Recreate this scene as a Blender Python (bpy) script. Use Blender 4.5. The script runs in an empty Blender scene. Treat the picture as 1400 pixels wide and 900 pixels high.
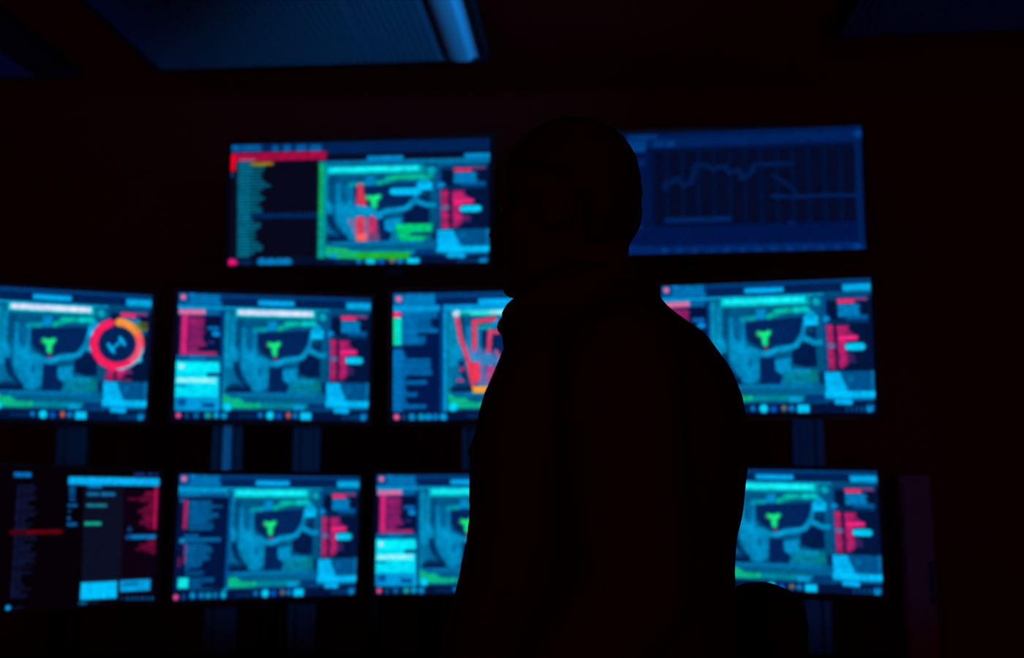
import bpy, bmesh, math, random
import numpy as np
from mathutils import Vector, Matrix

C = bpy.context.scene.collection
SC = bpy.context.scene

# ------------------------------------------------------------------ camera, world, light, exposure
cam_data = bpy.data.cameras.new('camera')
cam = bpy.data.objects.new('camera', cam_data)
C.objects.link(cam)
cam_data.sensor_width = 36.0
cam_data.lens = 36.0
cam_data.clip_start = 0.05
PITCH = math.atan(200 / 1400)
CAM_Z = 1.2
cam.location = (0, 0, CAM_Z)
cam.rotation_euler = (math.pi / 2 + PITCH, 0, 0)
cam_data.dof.use_dof = True
cam_data.dof.focus_distance = 1.38
cam_data.dof.aperture_fstop = 2.6
SC.camera = cam

world = bpy.data.worlds.new('world')
SC.world = world
world.use_nodes = True
bgn = world.node_tree.nodes['Background']
bgn.inputs[0].default_value = (1.0, 0.03, 0.02, 1)      # dim red ambient, added to lift the blacks
bgn.inputs[1].default_value = 0.072

SC.view_settings.view_transform = 'Standard'
SC.view_settings.look = 'None'
SC.view_settings.gamma = 1
SC.view_settings.exposure = 0
SC.view_settings.use_curve_mapping = False


def area_light(name, loc, target, size, power, color):
    ld = bpy.data.lights.new(name, 'AREA')
    ld.shape = 'DISK'
    ld.size = size
    ld.energy = power
    ld.color = color
    lo = bpy.data.objects.new(name, ld)
    C.objects.link(lo)
    lo.location = loc
    lo.rotation_euler = (Vector(target) - Vector(loc)).to_track_quat('-Z', 'Y').to_euler()
    return lo


def spot_light(name, loc, target, angle, power, color, size=0.08, blend=0.6):
    ld = bpy.data.lights.new(name, 'SPOT')
    ld.energy = power
    ld.color = color
    ld.spot_size = math.radians(angle)
    ld.spot_blend = blend
    ld.shadow_soft_size = size
    lo = bpy.data.objects.new(name, ld)
    C.objects.link(lo)
    lo.location = loc
    lo.rotation_euler = (Vector(target) - Vector(loc)).to_track_quat('-Z', 'Y').to_euler()
    return lo


# unseen blue fill spots, added to brighten the rack posts and ceiling fixtures
spot_light('blue_rack_fill', (-0.75, 0.2, 1.25), (-0.72, 3.05, 1.54), 35, 60, (0.004, 0.26, 1.0))
spot_light('blue_rack_fill', (1.25, 0.3, 1.25), (0.95, 3.05, 1.26), 26, 50, (0.01, 0.20, 1.0))
spot_light('blue_fixture_fill', (1.3, 0.5, 1.7), (-0.16, 3.0, 2.52), 31, 330, (0.003, 0.30, 1.0), 0.15, 1.0)
spot_light('blue_fixture_fill', (-1.2, 0.9, 1.2), (-1.65, 2.95, 2.52), 34, 34, (0.02, 0.12, 1.0), 0.15, 0.9)
spot_light('blue_fixture_fill', (1.6, 0.7, 1.2), (1.5, 2.75, 2.52), 40, 14, (0.02, 0.12, 1.0), 0.15, 0.9)


# ------------------------------------------------------------------ helpers
def lin(c):
    out = []
    for v in c:
        v = v / 255.0
        out.append(v / 12.92 if v <= 0.04045 else ((v + 0.055) / 1.055) ** 2.4)
    return out


def mat(name, col, rough=0.6, metal=0.0, spec=0.5, bump=0.0, scale=60.0, var=0.0):
    m = bpy.data.materials.new(name)
    m.use_nodes = True
    nt = m.node_tree
    b = nt.nodes['Principled BSDF']
    b.inputs['Roughness'].default_value = rough
    b.inputs['Metallic'].default_value = metal
    b.inputs['Specular IOR Level'].default_value = spec
    tc = nt.nodes.new('ShaderNodeTexCoord')
    nz = nt.nodes.new('ShaderNodeTexNoise')
    nz.inputs['Scale'].default_value = scale
    nz.inputs['Detail'].default_value = 4
    nt.links.new(tc.outputs['Object'], nz.inputs['Vector'])
    mx = nt.nodes.new('ShaderNodeMix')
    mx.data_type = 'RGBA'
    mx.inputs[6].default_value = (*[c * (1 - var) for c in col], 1)
    mx.inputs[7].default_value = (*[min(1, c * (1 + var)) for c in col], 1)
    nt.links.new(nz.outputs['Fac'], mx.inputs[0])
    nt.links.new(mx.outputs[2], b.inputs['Base Color'])
    if bump > 0:
        bp = nt.nodes.new('ShaderNodeBump')
        bp.inputs['Strength'].default_value = bump
        bp.inputs['Distance'].default_value = 0.003
        nt.links.new(nz.outputs['Fac'], bp.inputs['Height'])
        nt.links.new(bp.outputs['Normal'], b.inputs['Normal'])
    return m


M = {
    'wall': mat('wall_paint', (0.24, 0.004, 0.003), 0.9, 0, 0.0, 0.2, 40, 0.12),
    'ceiling': mat('ceiling_paint', (0.48, 0.004, 0.003), 0.95, 0, 0.0, 0.3, 90, 0.15),
    'floor': mat('floor_carpet', (0.12, 0.010, 0.010), 0.95, 0, 0.05, 0.5, 200, 0.2),
    'bezel': mat('matte_black_plastic', (0.10, 0.004, 0.005), 0.6, 0, 0.15, 0.15, 300, 0.1),
    'back': mat('black_housing_plastic', (0.02, 0.01, 0.01), 0.7, 0, 0.2, 0.2, 300, 0.1),
    'steel': mat('black_coated_steel', (0.02, 0.012, 0.012), 0.5, 0.3, 0.3, 0.1, 200, 0.1),
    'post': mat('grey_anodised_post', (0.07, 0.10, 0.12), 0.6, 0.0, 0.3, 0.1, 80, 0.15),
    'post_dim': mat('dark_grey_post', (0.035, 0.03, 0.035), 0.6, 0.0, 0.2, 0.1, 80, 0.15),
    'post_highlight': mat('painted_post_highlight', (0.15, 0.95, 0.9), 0.5, 0.0, 0.3, 0.05, 60, 0.05),
    'louver': mat('louver_aluminium', (0.10, 0.20, 0.24), 0.6, 0.0, 0.2, 0.05, 120, 0.06),
    'reflector': mat('painted_reflector_sheen', (0.80, 0.90, 0.92), 0.6, 0.0, 0.3, 0.02, 120, 0.03),
    'fixframe': mat('fixture_frame', (0.06, 0.02, 0.025), 0.6, 0.0, 0.2, 0.05, 100, 0.05),
    'tray': mat('fixture_tray', (0.05, 0.05, 0.06), 0.6, 0.0, 0.3, 0.05, 100, 0.05),
    'tube': mat('fluorescent_tube_off', (0.8, 0.8, 0.8), 0.3, 0, 0.5, 0.0, 100, 0.02),
    'cabinet': mat('dark_cabinet_paint', (0.34, 0.03, 0.03), 0.7, 0.0, 0.1, 0.1, 80, 0.1),
    'desk': mat('dark_desk_laminate', (0.035, 0.012, 0.012), 0.8, 0, 0.1, 0.1, 60, 0.1),
    'hoodie': mat('black_hoodie_fleece', (0.088, 0.005, 0.005), 0.95, 0, 0.02, 0.5, 500, 0.2),
    'trousers': mat('black_trouser_cloth', (0.03, 0.006, 0.007), 0.9, 0, 0.05, 0.4, 600, 0.2),
    'skin': mat('skin', (0.09, 0.012, 0.009), 0.85, 0, 0.03, 0.2, 300, 0.08),
    'hair': mat('dark_hair', (0.08, 0.006, 0.004), 0.9, 0, 0.02, 0.8, 400, 0.3),
    'eye': mat('eye_white', (0.10, 0.06, 0.055), 0.6, 0, 0.1, 0.0, 100, 0.02),
    'shoe': mat('black_shoe', (0.02, 0.008, 0.008), 0.6, 0, 0.2, 0.2, 200, 0.1),
    'cord': mat('drawstring_cord', (0.05, 0.01, 0.01), 0.8, 0, 0.05, 0.2, 900, 0.1),
    'chair_fabric': mat('chair_fabric', (0.05, 0.006, 0.006), 0.95, 0, 0.02, 0.5, 700, 0.2),
    'chair_plastic': mat('chair_plastic', (0.02, 0.008, 0.008), 0.6, 0, 0.2, 0.1, 200, 0.1),
}

ms = bpy.data.materials.new('lit_display_panel')
ms.use_nodes = True
nt = ms.node_tree
for n in list(nt.nodes):
    nt.nodes.remove(n)
o_ = nt.nodes.new('ShaderNodeOutputMaterial')
em = nt.nodes.new('ShaderNodeEmission')
at = nt.nodes.new('ShaderNodeAttribute')
at.attribute_name = 'pixels'
nt.links.new(at.outputs['Color'], em.inputs['Color'])
em.inputs['Strength'].default_value = 1.0
nt.links.new(em.outputs[0], o_.inputs[0])
M['screen'] = ms


def box(bm, c, s, rot=None, bev=0.0):
    r = bmesh.ops.create_cube(bm, size=1.0)
    vs = r['verts']
    bmesh.ops.scale(bm, vec=s, verts=vs)
    if bev > 0:
        es = list({e for v in vs for e in v.link_edges})
        rr = bmesh.ops.bevel(bm, geom=es, offset=bev, segments=2, affect='EDGES', profile=0.7)
        vs = list({v for f in rr['faces'] for v in f.verts} | {v for v in vs if v.is_valid})
    if rot is not None:
        bmesh.ops.rotate(bm, cent=(0, 0, 0), matrix=rot, verts=vs)
    bmesh.ops.translate(bm, vec=c, verts=vs)
    return vs


def loft(bm, rings, cap=True):
    """rings: lists of points, all the same length, joined in order"""
    vr = [[bm.verts.new(p) for p in ring] for ring in rings]
    n = len(vr[0])
    for a, b in zip(vr[:-1], vr[1:]):
        for i in range(n):
            bm.faces.new((a[i], a[(i + 1) % n], b[(i + 1) % n], b[i]))
    if cap:
        bm.faces.new(list(reversed(vr[0])))
        bm.faces.new(vr[-1])


def ell_ring(c, ax, ay, n=20, p=2.0):
    c = Vector(c); ax = Vector(ax); ay = Vector(ay)
    out = []
    for i in range(n):
        t = 2 * math.pi * i / n
        x = math.copysign(abs(math.cos(t)) ** (2 / p), math.cos(t))
        y = math.copysign(abs(math.sin(t)) ** (2 / p), math.sin(t))
        out.append(c + ax * x + ay * y)
    return out


def smooth_path(pts, rad, k=5):
    """Catmull-Rom through the joints, so limbs bend softly"""
    P_ = [Vector(p) for p in pts]
    P_ = [P_[0] * 2 - P_[1]] + P_ + [P_[-1] * 2 - P_[-2]]
    R_ = [rad[0]] + list(rad) + [rad[-1]]
    op, orr = [], []
    for i in range(1, len(P_) - 2):
        for j in range(k):
            t = j / k
            op.append(0.5 * ((2 * P_[i]) + (P_[i + 1] - P_[i - 1]) * t + (2 * P_[i - 1] - 5 * P_[i] + 4 * P_[i + 1] - P_[i + 2]) * t * t + (3 * P_[i] - P_[i - 1] - 3 * P_[i + 1] + P_[i + 2]) * t ** 3))
            orr.append(R_[i] + (R_[i + 1] - R_[i]) * (t * t * (3 - 2 * t)))
    op.append(P_[-2]); orr.append(R_[-2])
    return op, orr


def tube(bm, pts, rad, n=12, flat=1.0, flat_dir=None):
    """tapered tube along a path, with rounded ends"""
    pts = [Vector(p) for p in pts]
    rings = []
    ref = Vector(flat_dir).normalized() if flat_dir is not None else None
    for i, p in enumerate(pts):
        if i == 0: d = pts[1] - pts[0]
        elif i == len(pts) - 1: d = pts[-1] - pts[-2]
        else: d = (pts[i + 1] - pts[i]).normalized() + (pts[i] - pts[i - 1]).normalized()
        d.normalize()
        if i == 0:
            r0 = ref if ref is not None else (Vector((0, 0, 1)) if abs(d.z) < 0.9 else Vector((1, 0, 0)))
        else:
            r0 = u          # carry the ring's orientation along, so it never twists
        u = (r0 - d * r0.dot(d)).normalized()
        v = d.cross(u)
        r = rad[i]
        if i == 0:
            for k in (0.25, 0.75):
                rings.append(ell_ring(p - d * r * (1 - k) * 0.8, u * r * math.sqrt(1 - (1 - k) ** 2) * flat, v * r * math.sqrt(1 - (1 - k) ** 2), n))
        rings.append(ell_ring(p, u * r * flat, v * r, n))
        if i == len(pts) - 1:
            for k in (0.75, 0.25):
                rings.append(ell_ring(p + d * r * (1 - k) * 0.8, u * r * math.sqrt(1 - (1 - k) ** 2) * flat, v * r * math.sqrt(1 - (1 - k) ** 2), n))
    loft(bm, rings)


def ball(bm, c, s, seg=20, rot=None):
    r = bmesh.ops.create_uvsphere(bm, u_segments=seg, v_segments=seg // 2 + 2, radius=1.0)
    vs = r['verts']
    bmesh.ops.scale(bm, vec=s, verts=vs)
    if rot is not None:
        bmesh.ops.rotate(bm, cent=(0, 0, 0), matrix=rot, verts=vs)
    bmesh.ops.translate(bm, vec=c, verts=vs)


def cyl(bm, p0, p1, r0, r1=None, n=16):
    r1 = r0 if r1 is None else r1
    p0 = Vector(p0); p1 = Vector(p1)
    d = (p1 - p0).normalized()
    ref = Vector((0, 0, 1)) if abs(d.z) < 0.9 else Vector((1, 0, 0))
    u = (ref - d * ref.dot(d)).normalized()
    v = d.cross(u)
    loft(bm, [ell_ring(p0, u * r0, v * r0, n), ell_ring(p1, u * r1, v * r1, n)])


def obj(name, bm, material, parent=None, smooth=False):
    bmesh.ops.recalc_face_normals(bm, faces=bm.faces[:])
    me = bpy.data.meshes.new(name)
    bm.to_mesh(me)
    bm.free()
    me.materials.append(material)
    if smooth:
        for p in me.polygons:
            p.use_smooth = True
    o = bpy.data.objects.new(name, me)
    C.objects.link(o)
    if parent is not None:
        o.parent = parent
    return o


def remeshed(name, bm, material, voxel, smooth_iter=6, parent=None, disp=0.0, disp_scale=0.1, zstretch=1.0):
    o = obj(name + '_tmp', bm, material)
    m = o.modifiers.new('r', 'REMESH')
    m.mode = 'VOXEL'
    m.voxel_size = voxel
    s = o.modifiers.new('s', 'SMOOTH')
    s.factor = 0.5
    s.iterations = smooth_iter
    if disp > 0:
        tx = bpy.data.textures.new(name + '_folds', 'CLOUDS')
        tx.noise_scale = disp_scale
        tx.noise_depth = 2
        d = o.modifiers.new('d', 'DISPLACE')
        d.texture = tx
        d.strength = disp
        d.mid_level = 0.5
        d.texture_coords = 'LOCAL'
    dg = bpy.context.evaluated_depsgraph_get()
    dg.update()
    me = bpy.data.meshes.new_from_object(o.evaluated_get(dg))
    me.name = name
    me.materials.clear()
    me.materials.append(material)
    for p in me.polygons:
        p.use_smooth = True
    bpy.data.objects.remove(o)
    r = bpy.data.objects.new(name, me)
    C.objects.link(r)
    if parent is not None:
        r.parent = parent
    return r


def empty(name, loc, rot=None):
    o = bpy.data.objects.new(name, None)
    C.objects.link(o)
    o.location = loc
    if rot is not None:
        o.rotation_mode = 'QUATERNION'
        o.rotation_quaternion = rot.to_quaternion()
    o.empty_display_size = 0.05
    return o


def tag(o, label=None, cat=None, group=None, kind=None):
    if label: o['label'] = label
    if cat: o['category'] = cat
    if group: o['group'] = group
    if kind: o['kind'] = kind
    return o


# ------------------------------------------------------------------ room shell
CEIL = 2.55
def struct(name, c, s, m):
    bm = bmesh.new(); box(bm, c, s)
    return tag(obj(name, bm, m), kind='structure')

struct('floor', (0, 1.2, -0.05), (6.4, 5.0, 0.1), M['floor'])
struct('wall_back', (0, 3.60, CEIL / 2), (6.4, 0.2, CEIL), M['wall'])
struct('wall_left', (-3.1, 1.1, CEIL / 2), (0.2, 4.8, CEIL), M['wall'])
struct('wall_right', (3.1, 1.1, CEIL / 2), (0.2, 4.8, CEIL), M['wall'])
struct('ceiling', (0, 1.2, CEIL + 0.05), (6.4, 5.0, 0.1), M['ceiling'])
struct('baseboard_back', (0, 3.485, 0.05), (6.0, 0.03, 0.1), M['desk'])

# ------------------------------------------------------------------ screen content rasteriser
GW, GH, SS = 240, 150, 2
RW, RH = GW * SS, GH * SS


class Canvas:
    def __init__(self, corners, bg):
        self.buf = np.zeros((RH, RW, 3), np.float32)
        self.buf[:] = np.array(bg, np.float32)
        ys, xs = np.mgrid[0:RH, 0:RW]
        self.U = (xs + 0.5) / RW
        self.V = (ys + 0.5) / RH
        self.post = (1, 0, 1, 0)
        self.clip = None
        self.grain = 0.4
        self.set_corners(corners)

    def set_corners(self, c):
        A = []; b = []
        for (x, y), (u, v) in zip(c, ((0, 0), (1, 0), (1, 1), (0, 1))):
            A.append([x, y, 1, 0, 0, 0, -u * x, -u * y]); b.append(u)
            A.append([0, 0, 0, x, y, 1, -v * x, -v * y]); b.append(v)
        self.H = np.append(np.linalg.solve(np.array(A, float), np.array(b, float)), 1).reshape(3, 3)

    def uv(self, x, y):
        w = self.H @ np.array([x, y, 1.0])
        u, v = w[0] / w[2], w[1] / w[2]
        su, ou, sv, ov = self.post
        return u * su + ou, v * sv + ov

    def _put(self, mask, col, a=1.0):
        if self.clip is not None:
            u0, v0, u1, v1 = self.clip
            mask = mask & (self.U >= u0) & (self.U <= u1) & (self.V >= v0) & (self.V <= v1)
        self.buf[mask] = self.buf[mask] * (1 - a) + np.array(col, np.float32) * a

    def rect(self, x0, y0, x1, y1, col, a=1.0):
        xm, ym = (x0 + x1) / 2, (y0 + y1) / 2
        u0 = self.uv(x0, ym)[0]; u1 = self.uv(x1, ym)[0]
        v0 = self.uv(xm, y0)[1]; v1 = self.uv(xm, y1)[1]
        self._put((self.U >= u0) & (self.U <= u1) & (self.V >= v0) & (self.V <= v1), col, a)

    def full(self, v0, v1, col, u0=0, u1=1, a=1.0):
        self._put((self.U >= u0) & (self.U <= u1) & (self.V >= v0) & (self.V <= v1), col, a)

    def poly(self, pts, col, a=1.0):
        p = [self.uv(*q) for q in pts]
        m = np.zeros(self.U.shape, bool)
        j = len(p) - 1
        for i in range(len(p)):
            xi, yi = p[i]; xj, yj = p[j]
            if abs(yj - yi) > 1e-9:
                m ^= ((yi > self.V) != (yj > self.V)) & (self.U < (xj - xi) * (self.V - yi) / (yj - yi) + xi)
            j = i
        self._put(m, col, a)

    def line(self, pts, w, col, a=1.0):
        p = [self.uv(*q) for q in pts]
        asp = 0.63
        r = abs(self.uv(pts[0][0], pts[0][1] + w / 2)[1] - p[0][1]) * asp
        m = np.zeros(self.U.shape, bool)
        X, Y = self.U, self.V * asp
        for (x0, y0), (x1, y1) in zip(p[:-1], p[1:]):
            y0 *= asp; y1 *= asp
            dx, dy = x1 - x0, y1 - y0
            t = np.clip(((X - x0) * dx + (Y - y0) * dy) / (dx * dx + dy * dy + 1e-12), 0, 1)
            m |= (X - x0 - t * dx) ** 2 + (Y - y0 - t * dy) ** 2 < r * r
        self._put(m, col, a)

    def dot(self, x, y, r, col, a=1.0):
        self.line([(x, y), (x + 0.01, y)], 2 * r, col, a)

    def rows(self, x0, y0, y1, step, ends, col, fill=0.6, a=1.0, slant=0.0):
        y = y0; k = 0
        while y < y1:
            e = ends[k % len(ends)]
            xs = x0 + slant * (y - y0)
            self.rect(xs, y, e + slant * (y - y0), y + step * fill, col, a)
            y += step; k += 1

    def result(self):
        b = self.buf
        # irregular small print and map grain: streaks a few pixels long, then soften slightly
        rg = np.random.default_rng(7)
        g = rg.normal(0, 1, (RH // 4, RW // 4)).repeat(4, 0).repeat(4, 1)
        g2 = rg.normal(0, 1, (RH // 12, RW // 3)).repeat(12, 0).repeat(3, 1)[:RH, :RW]
        g3 = rg.normal(0, 1, (RH // 3, RW // 10)).repeat(3, 0).repeat(10, 1)
        gg = np.zeros((RH, RW))
        for q, a in ((g, 0.10), (g2, 0.09), (g3, 0.10)):
            gg[:q.shape[0], :q.shape[1]] += q[:RH, :RW] * a
        b = b * np.clip(1 + gg * self.grain, 0.45, 1.5)[..., None]
        for _ in range(6):
            p = np.pad(b, ((1, 1), (1, 1), (0, 0)), mode='edge')
            b = (p[1:-1, 1:-1] * 2 + p[:-2, 1:-1] + p[2:, 1:-1] + p[1:-1, :-2] + p[1:-1, 2:]) / 6
        b = np.clip(b, 0, 255)
        b = b.reshape(GH, SS, GW, SS, 3).mean((1, 3)) / 255.0
        return np.where(b <= 0.04045, b / 12.92, ((b + 0.055) / 1.055) ** 2.4)


CORN = [(100, 85), (1175, 118), (1155, 805), (75, 790)]


def dashboard(c, bar='white', left=True, figure=True):
    """the shared map-and-panels display; left = the left column too"""
    R = random.Random(4)
    if left:
        c.full(0, 0.05, (0, 58, 118)); c.full(0.05, 0.095, (0, 36, 84))
    c.rect(745, 133, 1030, 158, (0, 30, 80))
    # header
    if left:
        c.full(0.0, 0.11, (0, 84, 150), 0, 0.215)
        for y, x in ((104, 330), (122, 325), (140, 345)):
            c.rect(165, y, x, y + 10, (0, 140, 205))
        c.rect(158, 85, 188, 104, (0, 120, 205))
        c.dot(127, 111, 15, (240, 105, 150))
    c.rect(345, 120, 545, 152, (0, 34, 88))
    c.rect(545, 133, 745, 163, (0, 172, 240))
    c.rect(1035, 145, 1172, 182, (0, 172, 235))
    c.full(0.104, 0.15, (0, 132, 195), 0.0 if left else 0.235, 1)
    c.full(0.104, 0.12, (0, 165, 220), 0.0 if left else 0.235, 1)
    # map base
    c.rect(335, 185, 945, 745, (0, 84, 130))
    c.rect(335, 185, 352, 745, (0, 64, 132))
    c.rect(352, 190, 372, 740, (0, 140, 175))
    c.rect(372, 190, 420, 620, (0, 100, 150))
    # noisy vertical stripes of the contour area
    for x, w, y0, y1, col, a in ((372, 14, 200, 600, (0, 132, 178), .8), (390, 26, 215, 470, (0, 140, 188), .7), (398, 10, 330, 560, (0, 165, 215), .5), (418, 10, 250, 420, (0, 60, 104), .8),
                                 (430, 22, 236, 380, (0, 66, 112), .8), (452, 26, 285, 520, (0, 128, 188), .85), (458, 10, 350, 560, (0, 160, 215), .5), (480, 12, 260, 430, (0, 80, 128), .8),
                                 (494, 14, 300, 470, (0, 104, 162), .8), (512, 24, 300, 520, (0, 122, 180), .85), (538, 8, 300, 440, (0, 70, 125), .8)):
        c.rect(x, y0, x + w, y1, col, a)
    for k in range(26):
        x = 358 + k * 7
        c.rect(x, 240 + 50 * abs(math.sin(k * 0.9)), x + 3, 450 + 60 * math.sin(k), (0, 150 + 20 * math.sin(k * 2.1), 200), 0.22)
    c.poly([(360, 440), (385, 400), (400, 365), (425, 400), (440, 430), (430, 480), (400, 500), (362, 520)], (0, 150, 205), .75)
    c.poly([(448, 420), (470, 372), (500, 420), (520, 385), (545, 430), (570, 460), (612, 510), (606, 600), (580, 628), (552, 640), (512, 630), (486, 600), (470, 540), (452, 500)], (0, 140, 195), .85)
    c.poly([(470, 430), (510, 420), (560, 480), (580, 540), (560, 610), (530, 600), (500, 540)], (0, 158, 214), .55)
    c.poly([(356, 500), (400, 500), (440, 570), (500, 612), (420, 600), (356, 596)], (0, 108, 158), .8)
    c.poly([(404, 470), (430, 470), (448, 530), (462, 560), (505, 616), (470, 616), (425, 560), (408, 520)], (0, 38, 88), .85)
    c.poly([(400, 590), (505, 600), (505, 640), (360, 645), (360, 622)], (0, 40, 88), .7)
    c.poly([(552, 500), (566, 505), (560, 560), (546, 540)], (0, 80, 140), .8)
    for k in range(16):
        c.rect(455 + k * 9, 470 + 20 * math.sin(k * 1.7), 459 + k * 9, 620 - 26 * abs(math.sin(k)), (0, 110, 165), 0.3)
    # dark basins
    c.poly([(540, 312), (830, 300), (826, 360), (800, 405), (770, 440), (690, 440), (640, 470), (590, 440), (560, 420), (540, 380)], (2, 36, 90))
    c.poly([(768, 480), (800, 455), (822, 430), (850, 440), (890, 452), (888, 560), (840, 562), (770, 545)], (2, 26, 72))
    c.poly([(605, 505), (680, 505), (690, 560), (740, 595), (720, 645), (600, 640)], (2, 34, 86))
    c.rect(846, 352, 895, 415, (2, 40, 92))
    c.dot(868, 370, 10, (0, 90, 100))
    # green contour band along the top
    c.line([(525, 296), (590, 292)], 26, (0, 150, 170))
    c.line([(660, 290), (720, 268), (760, 260)], 28, (0, 170, 150))
    c.line([(700, 262), (860, 262)], 24, (0, 180, 160))
    c.line([(800, 262), (850, 262)], 30, (0, 205, 200))
    c.rect(598, 245, 645, 300, (0, 132, 195))
    c.dot(905, 225, 22, (0, 160, 180))
    # title bar
    c.rect(415, 183, 872, 234, (0, 148, 160))
    if bar == 'white':
        c.rect(422, 186, 856, 222, (60, 225, 240))
        c.rect(434, 190, 846, 214, (225, 220, 255))
    elif bar == 'cyan':
        c.rect(420, 186, 850, 224, (0, 225, 235))
        c.rect(440, 196, 840, 208, (40, 240, 250))
    elif bar == 'half':
        c.rect(425, 190, 900, 215, (40, 225, 230))
    # river
    c.line([(555, 455), (600, 478), (640, 488), (690, 468), (740, 462), (790, 450), (822, 408), (850, 418), (880, 438), (930, 436)], 28, (0, 142, 194))
    c.line([(640, 480), (690, 462), (740, 455), (790, 444)], 14, (0, 160, 215))
    c.line([(822, 408), (838, 350), (850, 300)], 24, (0, 130, 185))
    c.rect(838, 298, 908, 346, (0, 190, 250))
    c.dot(872, 292, 24, (0, 160, 215))
    # land forms on the lower right
    c.poly([(680, 520), (762, 508), (758, 545), (760, 570), (852, 572), (880, 600), (884, 660), (700, 655), (715, 600), (680, 575)], (0, 142, 200))
    c.poly([(720, 580), (876, 585), (884, 655), (710, 650)], (0, 108, 150))
    c.rows(725, 585, 655, 12, [870, 878, 860], (0, 138, 160), 0.5)
    c.poly([(852, 575), (880, 580), (892, 655), (850, 650)], (0, 120, 125))
    c.rect(898, 470, 925, 660, (0, 80, 118)); c.rect(900, 590, 918, 650, (2, 30, 76))
    c.line([(875, 640), (885, 735)], 16, (0, 92, 150))
    # base strips under the map
    c.rect(360, 618, 500, 646, (0, 26, 70))
    c.rect(360, 645, 925, 700, (0, 96, 148))
    c.rect(430, 648, 860, 664, (0, 118, 176))
    c.rect(470, 672, 800, 692, (0, 92, 132))
    c.poly([(345, 650), (375, 660), (390, 672), (440, 672), (470, 698), (700, 706), (740, 712), (740, 728), (420, 730), (345, 720)], (10, 178, 130))
    c.poly([(560, 700), (880, 706), (880, 726), (560, 730)], (0, 130, 150))
    c.dot(372, 722, 24, (0, 205, 245))
    c.rect(740, 712, 806, 740, (0, 150, 210))
    c.rect(820, 705, 925, 740, (0, 52, 112))
    # green figure
    if figure:
        c.poly([(592, 362), (612, 360), (630, 370), (652, 358), (674, 362), (668, 386), (654, 398), (652, 444), (622, 444), (616, 402), (600, 392)], (10, 190, 125))
        c.poly([(604, 368), (664, 368), (658, 386), (646, 396), (644, 438), (628, 438), (624, 396), (608, 382)], (25, 240, 130))
        c.dot(594, 384, 7, (110, 110, 50))
        c.dot(640, 458, 9, (170, 40, 100))
    # right panel
    c.rect(940, 190, 1165, 600, (2, 20, 58))
    c.rect(922, 190, 944, 745, (0, 74, 132))
    for k in range(3):
        c.rect(950, 196 + k * 12, 1160, 203 + k * 12, (0, 112 - k * 18, 172 - k * 20))
    c.rect(1005, 219, 1088, 243, (240, 45, 110))
    c.rect(1088, 219, 1150, 233, (150, 60, 130))
    c.rect(1005, 248, 1108, 312, (0, 110, 178))
    c.rows(1005, 248, 312, 12, [1112, 1118, 1108], (0, 138, 200), 0.5)
    c.rect(1040, 306, 1150, 328, (0, 92, 160))
    c.dot(948, 320, 19, (0, 135, 205))
    c.rect(950, 330, 1150, 345, (0, 50, 100))
    c.rows(944, 350, 572, 13, [980, 984, 978, 982], (215, 36, 108), 0.66)
    c.rect(950, 352, 970, 570, (215, 34, 100), 0.5)
    c.rows(994, 356, 572, 13, [1056, 1050, 1060, 1075, 1092, 1090, 1040, 1030, 1028, 1040, 1034, 1040, 1078, 1070, 1040, 1036, 1018], (225, 34, 116), 0.68)
    c.rect(1000, 360, 1030, 568, (215, 32, 110), 0.45)
    c.rect(1004, 408, 1094, 434, (252, 36, 128))
    c.rect(938, 444, 984, 468, (70, 105, 160))
    c.line([(1048, 466), (1108, 467)], 40, (0, 205, 250))
    c.rows(1040, 500, 545, 13, [1070, 1080], (80, 40, 110), 0.6)
    c.rect(920, 588, 1160, 722, (0, 82, 140))
    c.poly([(924, 590), (996, 592), (1010, 640), (1040, 692), (922, 692)], (0, 180, 245))
    c.dot(1042, 628, 18, (0, 118, 180))
    c.rect(1020, 600, 1140, 690, (0, 78, 136), 0.4)
    c.rect(1140, 590, 1158, 720, (0, 105, 165))
    c.rect(918, 690, 1158, 724, (0, 190, 252))
    c.rect(940, 724, 1150, 742, (0, 100, 160))
    # taskbar
    c.full(0.935, 1, (2, 20, 60), 0 if left else 0.24, 1)
    c.line([(975, 744), (1035, 746)], 30, (0, 172, 238))
    for x, y, r, col in ((555, 768, 15, (0, 120, 200)), (610, 770, 23, (0, 205, 250)), (660, 772, 18, (0, 84, 190)), (712, 770, 15, (150, 96, 96)), (750, 772, 17, (0, 120, 195))):
        c.dot(x, y, r, col)
    c.rect(705, 752, 718, 788, (210, 84, 60) if bar == 'white' else (70, 110, 120))
    c.rect(778, 754, 838, 796, (0, 200, 252))
    for k in range(5):
        c.rect(1012 + k * 24, 764 + k, 1024 + k * 24, 796 + k, (0, 70, 130))
    c.dot(1126, 780, 20, (0, 140, 205)); c.rect(1110, 760, 1148, 776, (0, 110, 180))
    c.rect(440, 765, 530, 780, (0, 45, 100))


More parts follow.
